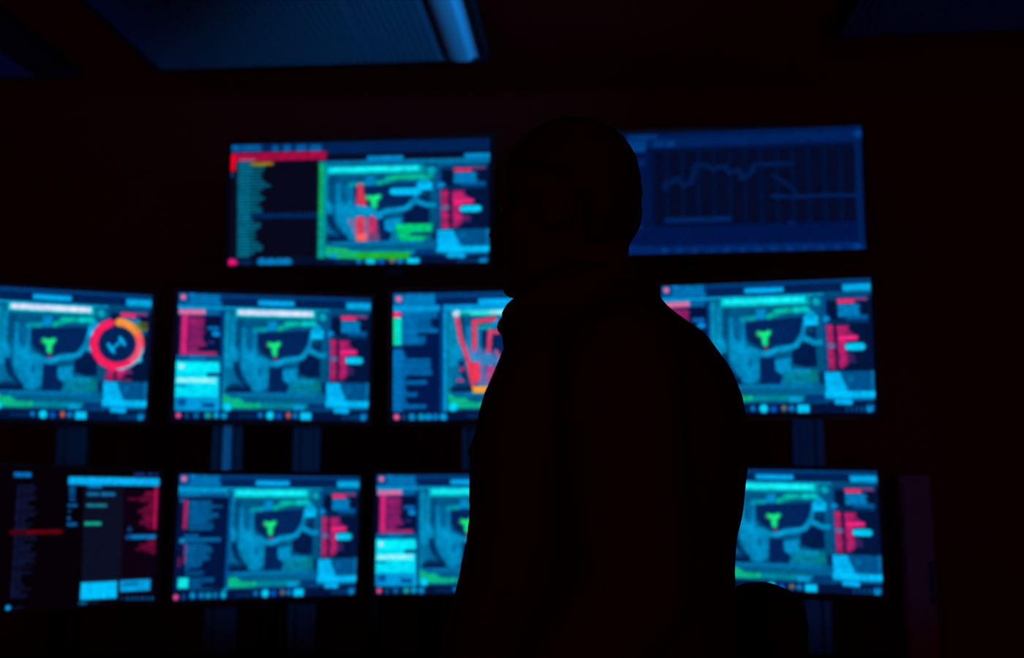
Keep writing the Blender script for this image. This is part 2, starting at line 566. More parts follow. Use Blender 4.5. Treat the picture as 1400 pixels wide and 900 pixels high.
def left_alert(c):
    """left column of screens with the crimson list and the cyan blocks"""
    c.rect(80, 178, 335, 440, (2, 18, 60))
    c.rect(80, 178, 335, 212, (0, 96, 158))
    c.rect(104, 180, 250, 210, (225, 110, 160))
    c.rect(112, 212, 152, 432, (190, 34, 118))
    c.rect(122, 212, 142, 432, (222, 34, 116))
    c.rows(155, 216, 410, 11.5, [232, 246, 250, 240, 246, 250, 240, 246, 250, 236, 236, 240, 246, 252, 256, 212, 210], (165, 32, 112), 0.66)
    c.rect(155, 216, 235, 400, (150, 28, 100), 0.45)
    c.rect(118, 414, 316, 432, (185, 40, 110))
    c.rect(262, 275, 326, 296, (0, 112, 190)); c.line([(300, 316), (318, 318)], 30, (0, 142, 222)); c.rect(262, 355, 300, 372, (40, 40, 110))
    c.rect(80, 434, 340, 470, (0, 84, 142)); c.rect(160, 440, 245, 458, (0, 122, 190))
    c.rect(82, 470, 328, 668, (0, 222, 250))
    c.rect(82, 472, 326, 530, (4, 236, 255))
    c.rect(256, 532, 330, 554, (0, 70, 120))
    c.rect(88, 560, 312, 590, (110, 240, 252)); c.rect(95, 566, 300, 580, (160, 245, 255))
    c.dot(119, 498, 15, (190, 220, 250))
    c.rect(85, 598, 150, 610, (0, 120, 165))
    c.rect(80, 668, 330, 745, (0, 140, 205))
    c.rows(150, 680, 740, 12, [300, 296, 304], (0, 165, 230), 0.4)
    c.rect(100, 676, 140, 712, (0, 80, 150)); c.rect(236, 700, 300, 724, (0, 70, 140))
    c.rect(300, 668, 325, 745, (0, 160, 215))
    task_left(c)


def task_left(c):
    c.dot(102, 768, 15, (235, 80, 140))
    c.rect(140, 756, 156, 786, (0, 90, 150))
    c.dot(200, 768, 18, (0, 100, 170))
    c.dot(262, 768, 18, (0, 150, 165)); c.rect(276, 752, 284, 786, (70, 120, 60))
    c.dot(310, 768, 18, (0, 150, 205)); c.dot(355, 770, 19, (0, 150, 215))


def s_alert(bar):
    c = Canvas(CORN, (2, 20, 60)); dashboard(c, bar); left_alert(c)
    return c


def s_log():
    """left column: long blue log with thin crimson markers"""
    c = Canvas(CORN, (2, 20, 60)); dashboard(c, 'cyan')
    c.set_corners([(105, 88), (1162, 92), (1140, 790), (68, 818)])
    c.rect(70, 168, 378, 192, (0, 150, 205)); c.rect(70, 192, 378, 218, (0, 92, 152)); c.rect(110, 200, 230, 216, (0, 120, 180))
    c.rect(60, 218, 378, 755, (2, 20, 62))
    c.rect(108, 228, 128, 252, (0, 110, 170))
    c.rect(130, 235, 150, 405, (190, 32, 105))
    c.rows(158, 240, 404, 14.5, [290, 292, 356, 296, 292, 330, 334, 296, 270, 296, 308, 296], (0, 112, 172), 0.62)
    c.rect(160, 240, 262, 400, (0, 96, 160), 0.35)
    c.rect(134, 434, 218, 450, (0, 110, 175)); c.rect(108, 454, 344, 476, (0, 106, 170)); c.dot(120, 472, 15, (0, 140, 195))
    c.rect(134, 482, 146, 600, (170, 30, 100)); c.rect(100, 568, 114, 622, (120, 20, 80))
    c.rows(140, 486, 672, 14.5, [260, 285, 300, 296, 262, 285, 280, 240, 236, 225, 160, 248, 246], (0, 110, 172), 0.62)
    c.rect(145, 486, 200, 640, (0, 96, 160), 0.35)
    c.rows(165, 684, 745, 15, [308, 306, 240, 236], (0, 100, 160), 0.6)
    c.rect(100, 682, 162, 746, (0, 205, 225)); c.rect(108, 690, 155, 738, (20, 235, 235))
    c.rect(378, 195, 398, 750, (0, 76, 140))
    c.dot(90, 794, 16, (235, 70, 130)); c.rect(125, 776, 142, 808, (0, 80, 140))
    for x, col in ((185, (0, 140, 205)), (235, (0, 120, 190)), (275, (0, 140, 180)), (315, (0, 100, 160)), (362, (0, 178, 232))):
        c.dot(x, 787 - x * .01, 19, col)
    return c


def s_trace():
    """left column blue log with the mint marker; crimson traces over the map"""
    c = Canvas(CORN, (2, 20, 60))
    c.post = (0.962, 0.038, 1, 0)
    dashboard(c, 'half', figure=False)
    c.post = (1, 0, 1, 0)
    c.set_corners([(115, 85), (1268, 65), (1280, 790), (110, 798)])
    c.full(0, 0.05, (0, 60, 122)); c.full(0.05, 0.1, (0, 32, 84))
    c.rect(112, 85, 350, 155, (0, 98, 170)); c.dot(147, 118, 17, (230, 110, 160))
    for y in (100, 118, 136): c.rect(175, y, 350, y + 11, (0, 140, 208))
    c.rect(590, 115, 800, 146, (0, 170, 240)); c.rect(1090, 100, 1268, 140, (0, 170, 235))
    c.full(0.1, 0.145, (0, 150, 215))
    c.rect(110, 188, 378, 748, (2, 24, 76))
    c.rows(165, 190, 372, 13.5, [366, 362, 366, 320, 330, 322, 340, 368, 366, 250, 300, 298, 296, 290], (0, 128, 196), 0.66)
    c.rect(165, 190, 255, 370, (0, 120, 190), 0.5)
    c.rect(112, 190, 160, 222, (255, 40, 125)); c.rect(112, 222, 164, 376, (0, 225, 205)); c.rect(112, 222, 122, 376, (30, 220, 130))
    c.rows(112, 398, 745, 13.5, [168, 180, 182, 190, 325, 322, 328, 324, 326, 334, 334, 190, 182, 306, 304, 186, 182, 192, 250, 246, 186, 186, 196, 300, 298], (0, 128, 200), 0.66)
    c.rect(112, 398, 170, 745, (0, 120, 195), 0.55)
    c.rect(375, 150, 396, 750, (0, 62, 130)); c.rect(396, 186, 416, 745, (0, 158, 215))
    red = (224, 62, 100)
    c.line([(470, 215), (492, 340), (530, 440), (560, 590)], 26, red)
    c.line([(575, 245), (680, 230)], 26, red); c.line([(570, 245), (570, 400)], 28, red)
    c.line([(655, 302), (700, 302)], 24, red); c.line([(656, 302), (650, 415)], 26, red)
    c.line([(690, 410), (720, 460)], 24, (210, 70, 120))
    c.poly([(540, 380), (700, 420), (720, 600), (550, 600)], (190, 70, 150), 0.45)
    for k in range(12):
        c.rect(545 + k * 14, 400 + 24 * (k % 2), 551 + k * 14, 470 + 14 * (k % 3), (0, 165, 225), 0.9)
    c.poly([(538, 470), (598, 470), (604, 575), (560, 590), (542, 560)], (240, 55, 90))
    c.poly([(640, 490), (690, 500), (690, 585), (640, 590)], (205, 60, 120), 0.8)
    c.dot(500, 510, 13, (200, 40, 100)); c.rect(472, 564, 508, 580, (190, 40, 100))
    c.poly([(555, 605), (720, 605), (720, 642), (560, 642)], (255, 160, 40))
    c.dot(468, 200, 20, (200, 230, 255)); c.rect(545, 182, 900, 206, (150, 240, 240))
    c.rect(548, 186, 650, 204, (20, 220, 220))
    c.dot(134, 776, 17, (235, 90, 145)); c.rect(168, 762, 182, 792, (0, 90, 150))
    for x, col in ((220, (0, 130, 190)), (272, (0, 140, 190)), (312, (0, 130, 195)), (350, (0, 110, 170)), (396, (0, 160, 232))):
        c.dot(x, 776, 21, col)
    return c


def s_ring():
    """the same map with the crimson progress ring and dumbbell emblem laid over its right side"""
    c = Canvas(CORN, (2, 20, 60)); dashboard(c, 'white'); left_alert(c)
    X = lambda x: x
    c.set_corners([(-290, 66), (813, 133), (775, 806), (-329, 786)])
    # dark backing of the ring
    c.dot(624, 392, 104, (2, 34, 84))
    n = 60
    a0, a1 = math.radians(-14), math.radians(334)
    for k in range(n):
        t = k / (n - 1)
        a = math.radians(5) + t * math.radians(338)
        x = 624 + 122 * math.sin(a); y = 395 - 117 * math.cos(a)
        deg = math.degrees(a)
        if deg < 55: col = (255, 150, 60)
        elif deg < 85: col = (255, 150 - (deg - 55) * 2.5, 70)
        elif deg < 150: col = (252, 80, 110)
        else: col = (255, 28, 92)
        c.line([(x, y), (x + .5, y)], 44, col)
    for k in range(24):
        a = math.radians(100 + k * 3.6)
        c.dot(624 + 140 * math.sin(a), 395 - 134 * math.cos(a), 6, (120, 205, 235))
    c.dot(607, 522, 17, (255, 30, 90))
    c.line([(590, 425), (655, 372)], 16, (0, 160, 225))
    c.line([(578, 398), (606, 436)], 20, (0, 175, 240)); c.line([(640, 362), (662, 396)], 20, (0, 175, 240))
    for y in (282, 298, 312): c.rect(722, y, 788, y + 9, (130, 130, 20))
    c.rect(560, 536, 600, 592, (190, 30, 90), 0.6)
    c.rows(620, 540, 592, 13, [700, 655, 650], (190, 30, 100), 0.6)
    return c


def s_terminal():
    """near-black display: dim log, cyan title bar, crimson histogram, cyan tiles"""
    c = Canvas([(-258, 78), (857, 102), (818, 798), (-313, 861)], (5, 1, 6))
    R = random.Random(11)
    c.rect(68, 103, 162, 130, (0, 110, 195))
    y = 172
    while y < 770:
        s = -0.055 * (y - 172)
        c.rect(88 + s, y, 104 + s, y + 9, (20, 32, 88))
        c.rect(108 + s, y, 108 + s + R.choice([30, 45, 60, 70, 85, 100]), y + 9, (14, 24, 62))
        y += 14.5
    c.rect(48, 412, 330, 436, (66, 2, 12)); c.rect(140, 414, 330, 432, (100, 3, 18))
    for x0, x1 in ((715, 778), (790, 818), (828, 846)): c.rect(x0, 106, x1, 122, (20, 50, 130))
    c.poly([(442, 175), (660, 175), (652, 790), (430, 790)], (12, 14, 34))
    c.poly([(660, 175), (850, 175), (815, 760), (640, 760)], (12, 2, 16))
    c.rect(360, 130, 858, 174, (0, 165, 238)); c.rect(380, 140, 840, 160, (10, 180, 248))
    for y in (182, 202, 222, 244): c.rect(366, y, 400, y + 14, (0, 92, 170))
    c.rect(358, 274, 410, 292, (0, 92, 165)); c.rect(360, 306, 373, 322, (0, 80, 150)); c.rect(356, 342, 374, 362, (0, 92, 165)); c.rect(354, 374, 408, 392, (0, 92, 165))
    c.rect(464, 174, 542, 190, (0, 110, 175)); c.rect(462, 212, 528, 232, (10, 110, 170)); c.rect(534, 212, 614, 232, (10, 110, 170))
    c.rect(458, 273, 570, 292, (20, 128, 150)); c.rect(448, 370, 538, 390, (10, 180, 150))
    for k, wd in enumerate([20, 24, 66, 76, 90, 160, 100, 48, 50, 78, 106, 104, 80, 78, 66, 90, 94, 66, 50]):
        y = 184 + k * 12
        xr = 846 - 0.055 * (y - 184)
        c.rect(xr - wd, y, xr, y + 8, (140, 14, 68)); c.rect(xr - 20, y, xr, y + 12, (175, 16, 80))
    c.dot(690, 411, 14, (0, 62, 120)); c.rect(666, 438, 832, 464, (0, 72, 140)); c.rect(698, 442, 830, 460, (0, 130, 205))
    for k, wd in enumerate([46, 44, 88, 84, 110, 60, 26]):
        y = 468 + k * 11
        c.rect(828 - wd, y, 828, y + 7, (140, 14, 68))
    c.rect(425, 690, 620, 780, (0, 190, 255))
    c.rect(635, 678, 797, 740, (0, 160, 228)); c.rect(650, 694, 730, 700, (0, 70, 130)); c.rect(644, 708, 730, 714, (0, 70, 130))
    for k in range(7): c.dot(650 + k * 26, 778, 11 if k else 6, (0, 76, 140))
    c.rect(415, 794, 460, 810, (0, 100, 160)); c.rect(465, 794, 525, 804, (10, 30, 60))
    c.dot(43, 825, 15, (0, 165, 240)); c.rect(64, 820, 130, 828, (12, 26, 66))
    return c


def s_wide():
    """wide wall display: list on the left, the shared map on the right with crimson and green marks"""
    c = Canvas([(95, 98), (1330, 68), (1325, 660), (80, 675)], (8, 8, 28))
    base = c.H.copy()
    c.set_corners(CORN)
    c.post = (0.875, 0.125, 0.92, 0.095)
    c.clip = (0.348, 0.0, 1.0, 1.0)
    dashboard(c, 'cyan')
    c.post = (1, 0, 1, 0); c.clip = None
    c.H = base
    c.full(0, 0.1, (0, 34, 84)); c.full(0.1, 0.158, (8, 12, 40))
    for x0, x1 in ((96, 140), (145, 240), (290, 320), (345, 382), (404, 455), (468, 526)): c.rect(x0, 100, x1, 130, (0, 92, 160))
    c.rect(745, 152, 918, 184, (0, 132, 200)); c.rect(1205, 140, 1330, 176, (0, 142, 210))
    c.full(0.158, 0.2, (0, 112, 165), 0.345, 1)
    c.rect(86, 135, 550, 176, (165, 10, 62)); c.rect(86, 150, 116, 226, (255, 0, 34))
    c.rect(130, 168, 212, 178, (170, 110, 150))
    c.rows(124, 184, 645, 15.2, [212, 250, 252, 246, 240, 244, 262, 284, 250, 230, 240, 254, 238, 224, 240, 244, 214, 190, 204, 236, 234, 216, 208, 214, 206, 230, 246, 244, 206, 186], (0, 112, 140), 0.62)
    c.rect(128, 184, 184, 640, (0, 120, 150), 0.45)
    c.rect(190, 183, 296, 198, (165, 120, 24)); c.rect(200, 198, 262, 206, (20, 120, 70))
    c.rect(90, 235, 108, 255, (0, 60, 120))
    c.rect(190, 424, 512, 450, (0, 36, 86))
    c.full(0.935, 1, (4, 16, 46), 0, 0.36); c.dot(98, 660, 19, (232, 20, 120))
    c.rect(125, 650, 190, 668, (0, 40, 90))
    for x in (243, 285, 324, 362): c.dot(x, 656, 19, (0, 120, 185))
    c.rect(511, 188, 549, 640, (0, 160, 140)); c.rect(514, 188, 532, 440, (10, 170, 90)); c.rect(536, 188, 549, 640, (0, 140, 150))
    # marks over the map
    c.poly([(648, 452), (790, 446), (806, 552), (700, 562)], (190, 90, 140), 0.6)
    c.poly([(698, 284), (722, 284), (730, 340), (744, 396), (690, 396)], (225, 52, 84))
    c.rect(692, 440, 730, 558, (225, 56, 86)); c.rect(754, 438, 784, 520, (215, 40, 96)); c.rect(692, 524, 742, 556, (255, 95, 100))
    c.line([(700, 400), (760, 410), (800, 440)], 28, (0, 150, 205))
    c.line([(872, 322), (982, 320)], 34, (0, 190, 245))
    c.rect(880, 476, 1052, 512, (0, 205, 120)); c.poly([(884, 508), (960, 508), (950, 530), (1030, 534), (1010, 556), (900, 556)], (0, 196, 120)); c.rect(950, 518, 1040, 530, (2, 60, 90))
    c.rect(690, 612, 944, 642, (30, 175, 40)); c.poly([(552, 590), (640, 590), (690, 620), (690, 642), (552, 640)], (20, 180, 110))
    c.rect(860, 240, 1060, 262, (10, 190, 120), 0.7)
    c.rect(560, 618, 605, 640, (0, 150, 205))
    return c


def s_chart():
    """wide wall display, all dim blue: a line chart over a grid"""
    c = Canvas([(14, 119), (1215, 78), (1240, 665), (7, 703)], (0, 16, 56))
    c.full(0, 0.13, (0, 32, 90)); c.full(0.0, 0.04, (0, 24, 74))
    c.rect(110, 120, 250, 142, (0, 52, 120)); c.rect(60, 150, 196, 202, (0, 60, 128)); c.rect(232, 150, 280, 178, (0, 52, 118)); c.rect(288, 150, 336, 178, (0, 52, 118))
    c.rect(14, 205, 215, 660, (0, 20, 68)); c.rect(150, 240, 190, 270, (0, 34, 96))
    c.rect(110, 562, 174, 586, (0, 62, 120)); c.rect(60, 622, 206, 662, (0, 66, 138))
    c.rect(238, 190, 1196, 540, (5, 10, 38))
    for k in range(13):
        c.rect(286 + k * 75, 190, 306 + k * 75, 540, (0, 17, 56))
    for y in (270, 340, 450): c.rect(240, y, 1196, y + 7, (2, 14, 48))
    ln = (0, 28, 76)
    c.line([(285, 380), (288, 350), (315, 350), (345, 325), (375, 362), (410, 352), (432, 268), (480, 262), (520, 286), (570, 268), (595, 302), (640, 288), (655, 330), (700, 300), (716, 262), (890, 258)], 20, ln)
    c.line([(800, 315), (850, 345), (895, 380), (915, 408)], 14, (0, 26, 74))
    c.line([(800, 412), (920, 416), (980, 410), (1190, 406)], 16, (0, 32, 86))
    c.rect(278, 512, 600, 540, (0, 34, 94))
    c.line([(882, 540), (895, 580)], 22, (0, 30, 88))
    c.full(0.78, 0.93, (0, 20, 72))
    c.full(0.935, 1.0, (0, 36, 100))
    for k in range(13): c.dot(280 + k * 75, 680 - k * 2, 13, (0, 50, 118))
    c.rect(1188, 80, 1216, 660, (0, 30, 84)); c.dot(1198, 118, 16, (0, 60, 140)); c.dot(1196, 650, 16, (0, 60, 136))
    return c


def screen_mesh(w, h, px):
    xs = np.linspace(-w / 2, w / 2, GW); zs = np.linspace(h / 2, -h / 2, GH)
    X, Z = np.meshgrid(xs, zs)
    co = np.stack([X, np.zeros_like(X), Z], -1).reshape(-1, 3)
    i = np.arange(GH * GW).reshape(GH, GW)
    q = np.stack([i[:-1, :-1], i[1:, :-1], i[1:, 1:], i[:-1, 1:]], -1).reshape(-1)
    nf = (GH - 1) * (GW - 1)
    me = bpy.data.meshes.new('screen')
    me.vertices.add(len(co)); me.vertices.foreach_set('co', co.ravel().astype(np.float32))
    me.loops.add(nf * 4); me.loops.foreach_set('vertex_index', q.astype(np.int32))
    me.polygons.add(nf)
    me.polygons.foreach_set('loop_start', np.arange(0, nf * 4, 4, dtype=np.int32))
    me.update(calc_edges=True)
    a = me.attributes.new('pixels', 'FLOAT_COLOR', 'POINT')
    col = np.ones((GH * GW, 4), np.float32)
    col[:, :3] = px.reshape(-1, 3)
    a.data.foreach_set('color', col.ravel())
    me.materials.append(M['screen'])
    return me


# ------------------------------------------------------------------ monitors
def rotm(y, t, r):
    return (Matrix.Rotation(math.radians(y), 3, 'Z') @ Matrix.Rotation(math.radians(t), 3, 'X') @ Matrix.Rotation(math.radians(r), 3, 'Y'))


def bezel_mesh(w, h, b, d):
    """a frame of four mitred bars with a raised outer lip"""
    bm = bmesh.new()
    loops = []
    for ex, y in ((0.0, 0.004), (0.0, -0.003), (0.002, -0.005), (b - 0.003, -0.006), (b, -0.002), (b, d)):
        loops.append([bm.verts.new((sx * (w / 2 + ex), y, sz * (h / 2 + ex))) for sx, sz in ((-1, 1), (1, 1), (1, -1), (-1, -1))])
    for a, c in zip(loops[:-1], loops[1:]):
        for i in range(4):
            bm.faces.new((a[i], a[(i + 1) % 4], c[(i + 1) % 4], c[i]))
    bm.faces.new(loops[-1])
    return bm


def monitor(name, label, cat, loc, rot, w, h, px, group, mount, bez=0.013, depth=0.03):
    R = rotm(*rot)
    root = empty(name, loc, R)
    tag(root, label, cat, group)
    Ri = R.transposed()
    L = Vector(loc)
    loc2 = lambda p: Ri @ (Vector(p) - L)
    so = bpy.data.objects.new('screen', screen_mesh(w, h, px))
    C.objects.link(so); so.parent = root; so.location = (0, -0.001, 0)
    obj('bezel', bezel_mesh(w, h, bez, depth * 0.6), M['bezel'], root)
    bm = bmesh.new()
    W, H = w + bez * 2, h + bez * 2
    ring = lambda sx, sz, y, dz=0: [Vector((x * W / 2 * sx, y, z * H / 2 * sz + dz)) for x, z in ((-1, 1), (1, 1), (1, -1), (-1, -1))]
    loft(bm, [ring(0.985, 0.98, 0.008), ring(0.98, 0.97, depth * 0.75), ring(0.6, 0.66, depth * 1.35), ring(0.5, 0.55, depth * 1.5)])
    hs = obj('back_housing', bm, M['back'], root)
    bm = bmesh.new()
    for k in range(7):
        box(bm, (0, depth * 1.42, 0.05 + k * 0.009), (w * 0.34, 0.006, 0.003))
    obj('vent_grille', bm, M['steel'], hs)
    y0 = depth * 1.5
    bm = bmesh.new(); box(bm, (0, y0 + 0.006, 0), (0.10, 0.016, 0.10), bev=0.003)
    obj('mounting_plate', bm, M['steel'], root)
    back = L + R @ Vector((0, y0 + 0.01, 0))
    if mount == 'stand':
        # neck bends down to a base plate on the desk
        bx = back + Vector((0, 0.05, 0))
        bm = bmesh.new()
        tube(bm, [loc2(back), loc2(bx), loc2((bx.x, bx.y + 0.01, DESK_Z + 0.034))], [0.018, 0.022, 0.024], 12)
        obj('neck', bm, M['steel'], root, True)
        bm = bmesh.new()
        pts = [ell_ring(loc2((bx.x, bx.y - 0.02, DESK_Z + z)), Ri @ Vector((r, 0, 0)), Ri @ Vector((0, r * 0.62, 0)), 24, 3) for z, r in ((0.0005, 0.12), (0.008, 0.12), (0.014, 0.112))]
        loft(bm, pts)
        obj('base', bm, M['steel'], root)
    else:
        ty = mount
        bm = bmesh.new()
        mid = back + Vector((0.03, (ty - back.y) * 0.5, -0.0))
        tube(bm, [loc2(back), loc2(mid), loc2((back.x, ty - 0.012, back.z))], [0.016, 0.02, 0.016], 12)
        obj('mount_arm', bm, M['steel'], root, True)
        bm = bmesh.new(); box(bm, (0, 0, 0), (0.06, 0.012, 0.09))
        bmesh.ops.rotate(bm, cent=(0, 0, 0), matrix=Ri, verts=bm.verts[:])
        bmesh.ops.translate(bm, vec=loc2((back.x, ty - 0.0065, back.z)), verts=bm.verts[:])
        obj('wall_plate', bm, M['steel'], root)
    return root


DESK_Z = 0.70
RACK_Y = 3.05
px_white = s_alert('white').result(); px_cyan = s_alert('cyan').result()
px_log = s_log().result()
GM, GB, GT = 'monitors of the middle row', 'monitors of the bottom row', 'wide displays of the top row'
MH = 0.324
monitor('monitor', 'middle-row monitor with a crimson and orange ring over its map', 'monitor', (-1.155, 2.537, 1.499), (20.65, 8.61, 0.10), 0.470, MH, s_ring().result(), GM, RACK_Y + 0.04)
monitor('monitor', 'middle-row monitor with a white bar above its map, between ring monitor and red-trace monitor', 'monitor', (-0.618, 2.646, 1.503), (8.54, 3.69, 0.25), 0.490, MH, px_white, GM, RACK_Y - 0.002)
monitor('monitor', 'middle-row monitor with red traces over its map, half behind the person', 'monitor', (-0.041, 2.565, 1.500), (-5.07, 1.55, -0.29), 0.524, MH, s_trace().result(), GM, RACK_Y + 0.04)
monitor('monitor', 'middle-row monitor right of the person, under the dim blue wide display', 'monitor', (0.618, 2.484, 1.510), (-15.88, -0.73, 0.57), 0.500, MH, px_cyan, GM, RACK_Y + 0.04)
monitor('monitor', 'near-black bottom-row monitor with dim log, red line and cyan tiles', 'monitor', (-1.092, 2.512, 1.050), (40.94, -3.37, 1.18), 0.483, MH, s_terminal().result(), GB, 'stand')
monitor('monitor', 'bottom-row monitor with blue log column beside its map, next to the near-black one', 'monitor', (-0.654, 2.818, 1.037), (23.94, 0.59, 0.68), 0.485, MH, px_log, GB, 'stand')
monitor('monitor', 'bottom-row monitor cut off by the left side of the person, pink list in its corner', 'monitor', (-0.125, 2.884, 1.040), (-2.26, -2.25, -0.38), 0.503, MH, px_cyan, GB, 'stand')
monitor('monitor', 'bottom-row monitor right of the person, its lower edge cut by the chair back', 'monitor', (0.675, 2.683, 1.064), (-16.15, -22.09, 1.03), 0.513, MH, px_cyan, GB, 'stand')
monitor('wide_display', 'bright wide wall display with list at left and green-marked map at right', 'display', (-0.417, 2.695, 1.931), (-6.71, 3.88, 0.72), 0.719, 0.335, s_wide().result(), GT, 3.50, 0.012, 0.04)
monitor('wide_display', 'dim blue wide wall display with a faint line chart, right of the head', 'display', (0.598, 2.676, 1.958), (-7.91, 1.94, 0.34), 0.671, 0.335, s_chart().result(), GT, 3.50, 0.012, 0.04)

# ------------------------------------------------------------------ desk and rack behind the monitors
desk = tag(empty('desk', (0, 2.62, 0)), 'long dark desk under the bottom row of monitors', 'desk')
bm = bmesh.new(); box(bm, (-0.35, 0.0, DESK_Z - 0.015), (2.86, 0.76, 0.03), bev=0.004); obj('desktop', bm, M['desk'], desk)
for x in (-1.7, -0.9, 0.2, 1.04):
    bm = bmesh.new(); box(bm, (x, 0.0, (DESK_Z - 0.03) / 2), (0.04, 0.6, DESK_Z - 0.03), bev=0.003); obj('leg_panel', bm, M['desk'], desk)
bm = bmesh.new(); box(bm, (-0.33, 0.32, 0.5), (2.7, 0.02, 0.3)); obj('modesty_panel', bm, M['desk'], desk)

rack = tag(empty('monitor_rack', (0, RACK_Y, 0)), 'rack of grey upright posts standing behind the monitors', 'rack')


def post_bm(w, z0, z1, d=0.04):
    """folded profile: two flanges with a recessed web"""
    bm = bmesh.new()
    f = w * 0.22
    prof = [(-w / 2, 0), (-w / 2 + f, 0), (-w / 2 + f * 1.3, 0.012), (w / 2 - f * 1.3, 0.012), (w / 2 - f, 0), (w / 2, 0), (w / 2, d), (-w / 2, d)]
    loft(bm, [[Vector((x, y, z0)) for x, y in prof], [Vector((x, y, z1)) for x, y in prof]])
    return bm


def xat(px): return (px - 700) / 1400 * (RACK_Y * math.cos(PITCH) + 0.0)
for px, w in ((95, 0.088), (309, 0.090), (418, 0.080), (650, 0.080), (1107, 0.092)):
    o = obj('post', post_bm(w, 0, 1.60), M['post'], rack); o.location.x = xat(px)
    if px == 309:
        bm = bmesh.new(); box(bm, (0, 0.004, 1.34), (0.026, 0.016, 0.46), bev=0.004)  # pale strip paints the glossy highlight on this post
        s = obj('highlight_strip', bm, M['post_highlight'], o); s['label'] = 'painted highlight strip'
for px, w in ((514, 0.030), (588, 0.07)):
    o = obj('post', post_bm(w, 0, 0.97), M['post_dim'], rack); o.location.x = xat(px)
for z in (1.04, 1.50):
    bm = bmesh.new(); box(bm, (-0.25, 0.055, z), (2.6, 0.03, 0.05), bev=0.004)
    obj('rail', bm, M['steel'], rack)

tower = tag(empty('cabinet', (1.155, 3.0, 0)), 'narrow dark cabinet standing at the right end of the monitor wall', 'cabinet')
bm = bmesh.new(); box(bm, (0, 0.12, 0.6), (0.09, 0.30, 1.2), bev=0.004); obj('body', bm, M['cabinet'], tower)
bm = bmesh.new(); box(bm, (0, -0.034, 0.6), (0.08, 0.012, 1.16), bev=0.003); dr = obj('door', bm, M['cabinet'], tower)
bm = bmesh.new(); box(bm, (0.028, -0.046, 0.9), (0.008, 0.014, 0.12), bev=0.002); obj('handle', bm, M['steel'], dr)


# ------------------------------------------------------------------ ceiling fixtures (off; lit mostly by the added blue fill spots)
def fixture(label, far_left, ang, W, D, bright):
    """far_left: the far left corner on the ceiling; opens towards the camera"""
    root = empty('ceiling_light', (far_left[0], far_left[1], CEIL), Matrix.Rotation(ang, 3, 'Z'))
    tag(root, label, 'light fixture', 'ceiling light fixtures')
    t = 0.012
    bm = bmesh.new()
    for c, s in (((W / 2, -t / 2, -0.02), (W, t, 0.04)), ((W / 2, -D + t / 2, -0.02), (W, t, 0.04)), ((t / 2, -D / 2, -0.02), (t, D - 2 * t, 0.04)), ((W - t / 2, -D / 2, -0.02), (t, D - 2 * t, 0.04))):
        box(bm, c, s)
    obj('frame', bm, M['fixframe'], root)
    bm = bmesh.new(); box(bm, (W / 2, -D / 2, -0.004), (W - 2 * t, D - 2 * t, 0.006)); obj('tray', bm, M['tray'], root)
    RW_ = 0.122
    for x in ((0.33, 0.66)):
        bm = bmesh.new(); cyl(bm, (W * x, -0.03, -0.022), (W * x, -D + 0.03, -0.022), 0.012); obj('lamp_tube', bm, M['tube'], root, True)
    # fine louver blades running away from the viewer
    bm = bmesh.new()
    x1 = W - RW_ - 0.02
    n = int((x1 - 0.02) / 0.022)
    for k in range(n):
        box(bm, (0.02 + (k + 0.5) * 0.022, -D / 2, -0.0365), (0.014, D - 2 * t, 0.004))
    for k in range(int(D / 0.03)):
        box(bm, (0.02 + (x1 - 0.02) / 2, -0.02 - k * 0.03, -0.036), (x1 - 0.02, 0.002, 0.006))
    lv = obj('louver', bm, M['louver'], root); lv['kind'] = 'stuff'
    # curved reflector along the right side
    bm = bmesh.new()
    rings = []
    for y in (-t, -D + t):
        ring = []
        for k in range(13):
            a = math.pi * k / 12
            ring.append(Vector((W - RW_ / 2 - 0.012 - math.cos(a) * RW_ / 2, y, -0.02 - (0.026 if a < 1.9 else 0.014) * math.sin(a))))
        ring += [Vector((W - 0.012, y, -0.014)), Vector((W - RW_ - 0.012, y, -0.014))]
        rings.append(ring)
    loft(bm, rings)
    rf = obj('reflector', bm, M['reflector'] if bright else M['fixframe'], root, False)  # matte pale colour stands in for the reflection on the bright strip
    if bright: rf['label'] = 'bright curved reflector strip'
    return root


def ceil_pt(px, py):
    a = Vector(((px - 700) / 1400, 1, (450 - py) / 1400))
    d = Matrix.Rotation(PITCH, 3, 'X') @ a
    k = (CEIL - 0.03 - CAM_Z) / d.z
    return d * k
FL, FR = ceil_pt(213, 94), ceil_pt(667, 79)
ang = math.atan2(FR.y - FL.y, FR.x - FL.x)
fixture('large louvered ceiling light above the bright wide display, blue strip on its right', (FL.x, FL.y), ang, (FR - FL).length, 0.62, True)
FL2, FR2 = ceil_pt(1138, 49), ceil_pt(1500, 34)
ang2 = math.atan2(FR2.y - FL2.y, FR2.x - FL2.x)
fixture('faint ceiling light panel at the top right, right of the head', (FL2.x, FL2.y), ang2, 1.1, 0.62, False)
FR3 = ceil_pt(106, 101)
ang3 = ang
fixture('faint ceiling light panel cut off at the top left corner', (FR3.x - 1.1 * math.cos(ang3), FR3.y - 1.1 * math.sin(ang3)), ang3, 1.1, 0.62, False)

# ------------------------------------------------------------------ person
PY = 1.35
def Wp(px, py, y=PY):
    d = Matrix.Rotation(PITCH, 3, 'X') @ Vector(((px - 700) / 1400, 1, (450 - py) / 1400))
    p = d * (y / d.y)
    return Vector((p.x, p.y, p.z + CAM_Z))

YAW = math.radians(20)
F = Vector((-math.cos(YAW), math.sin(YAW), 0))     # the way the body faces: left and a little away
S = Vector((-math.sin(YAW), -math.cos(YAW), 0))    # the person's left side, towards the viewer
BASE = Vector((0.115, PY, 0))

def P(f, s, z): return BASE * 0 + F * f + S * s + Vector((0, 0, z))   # body-local

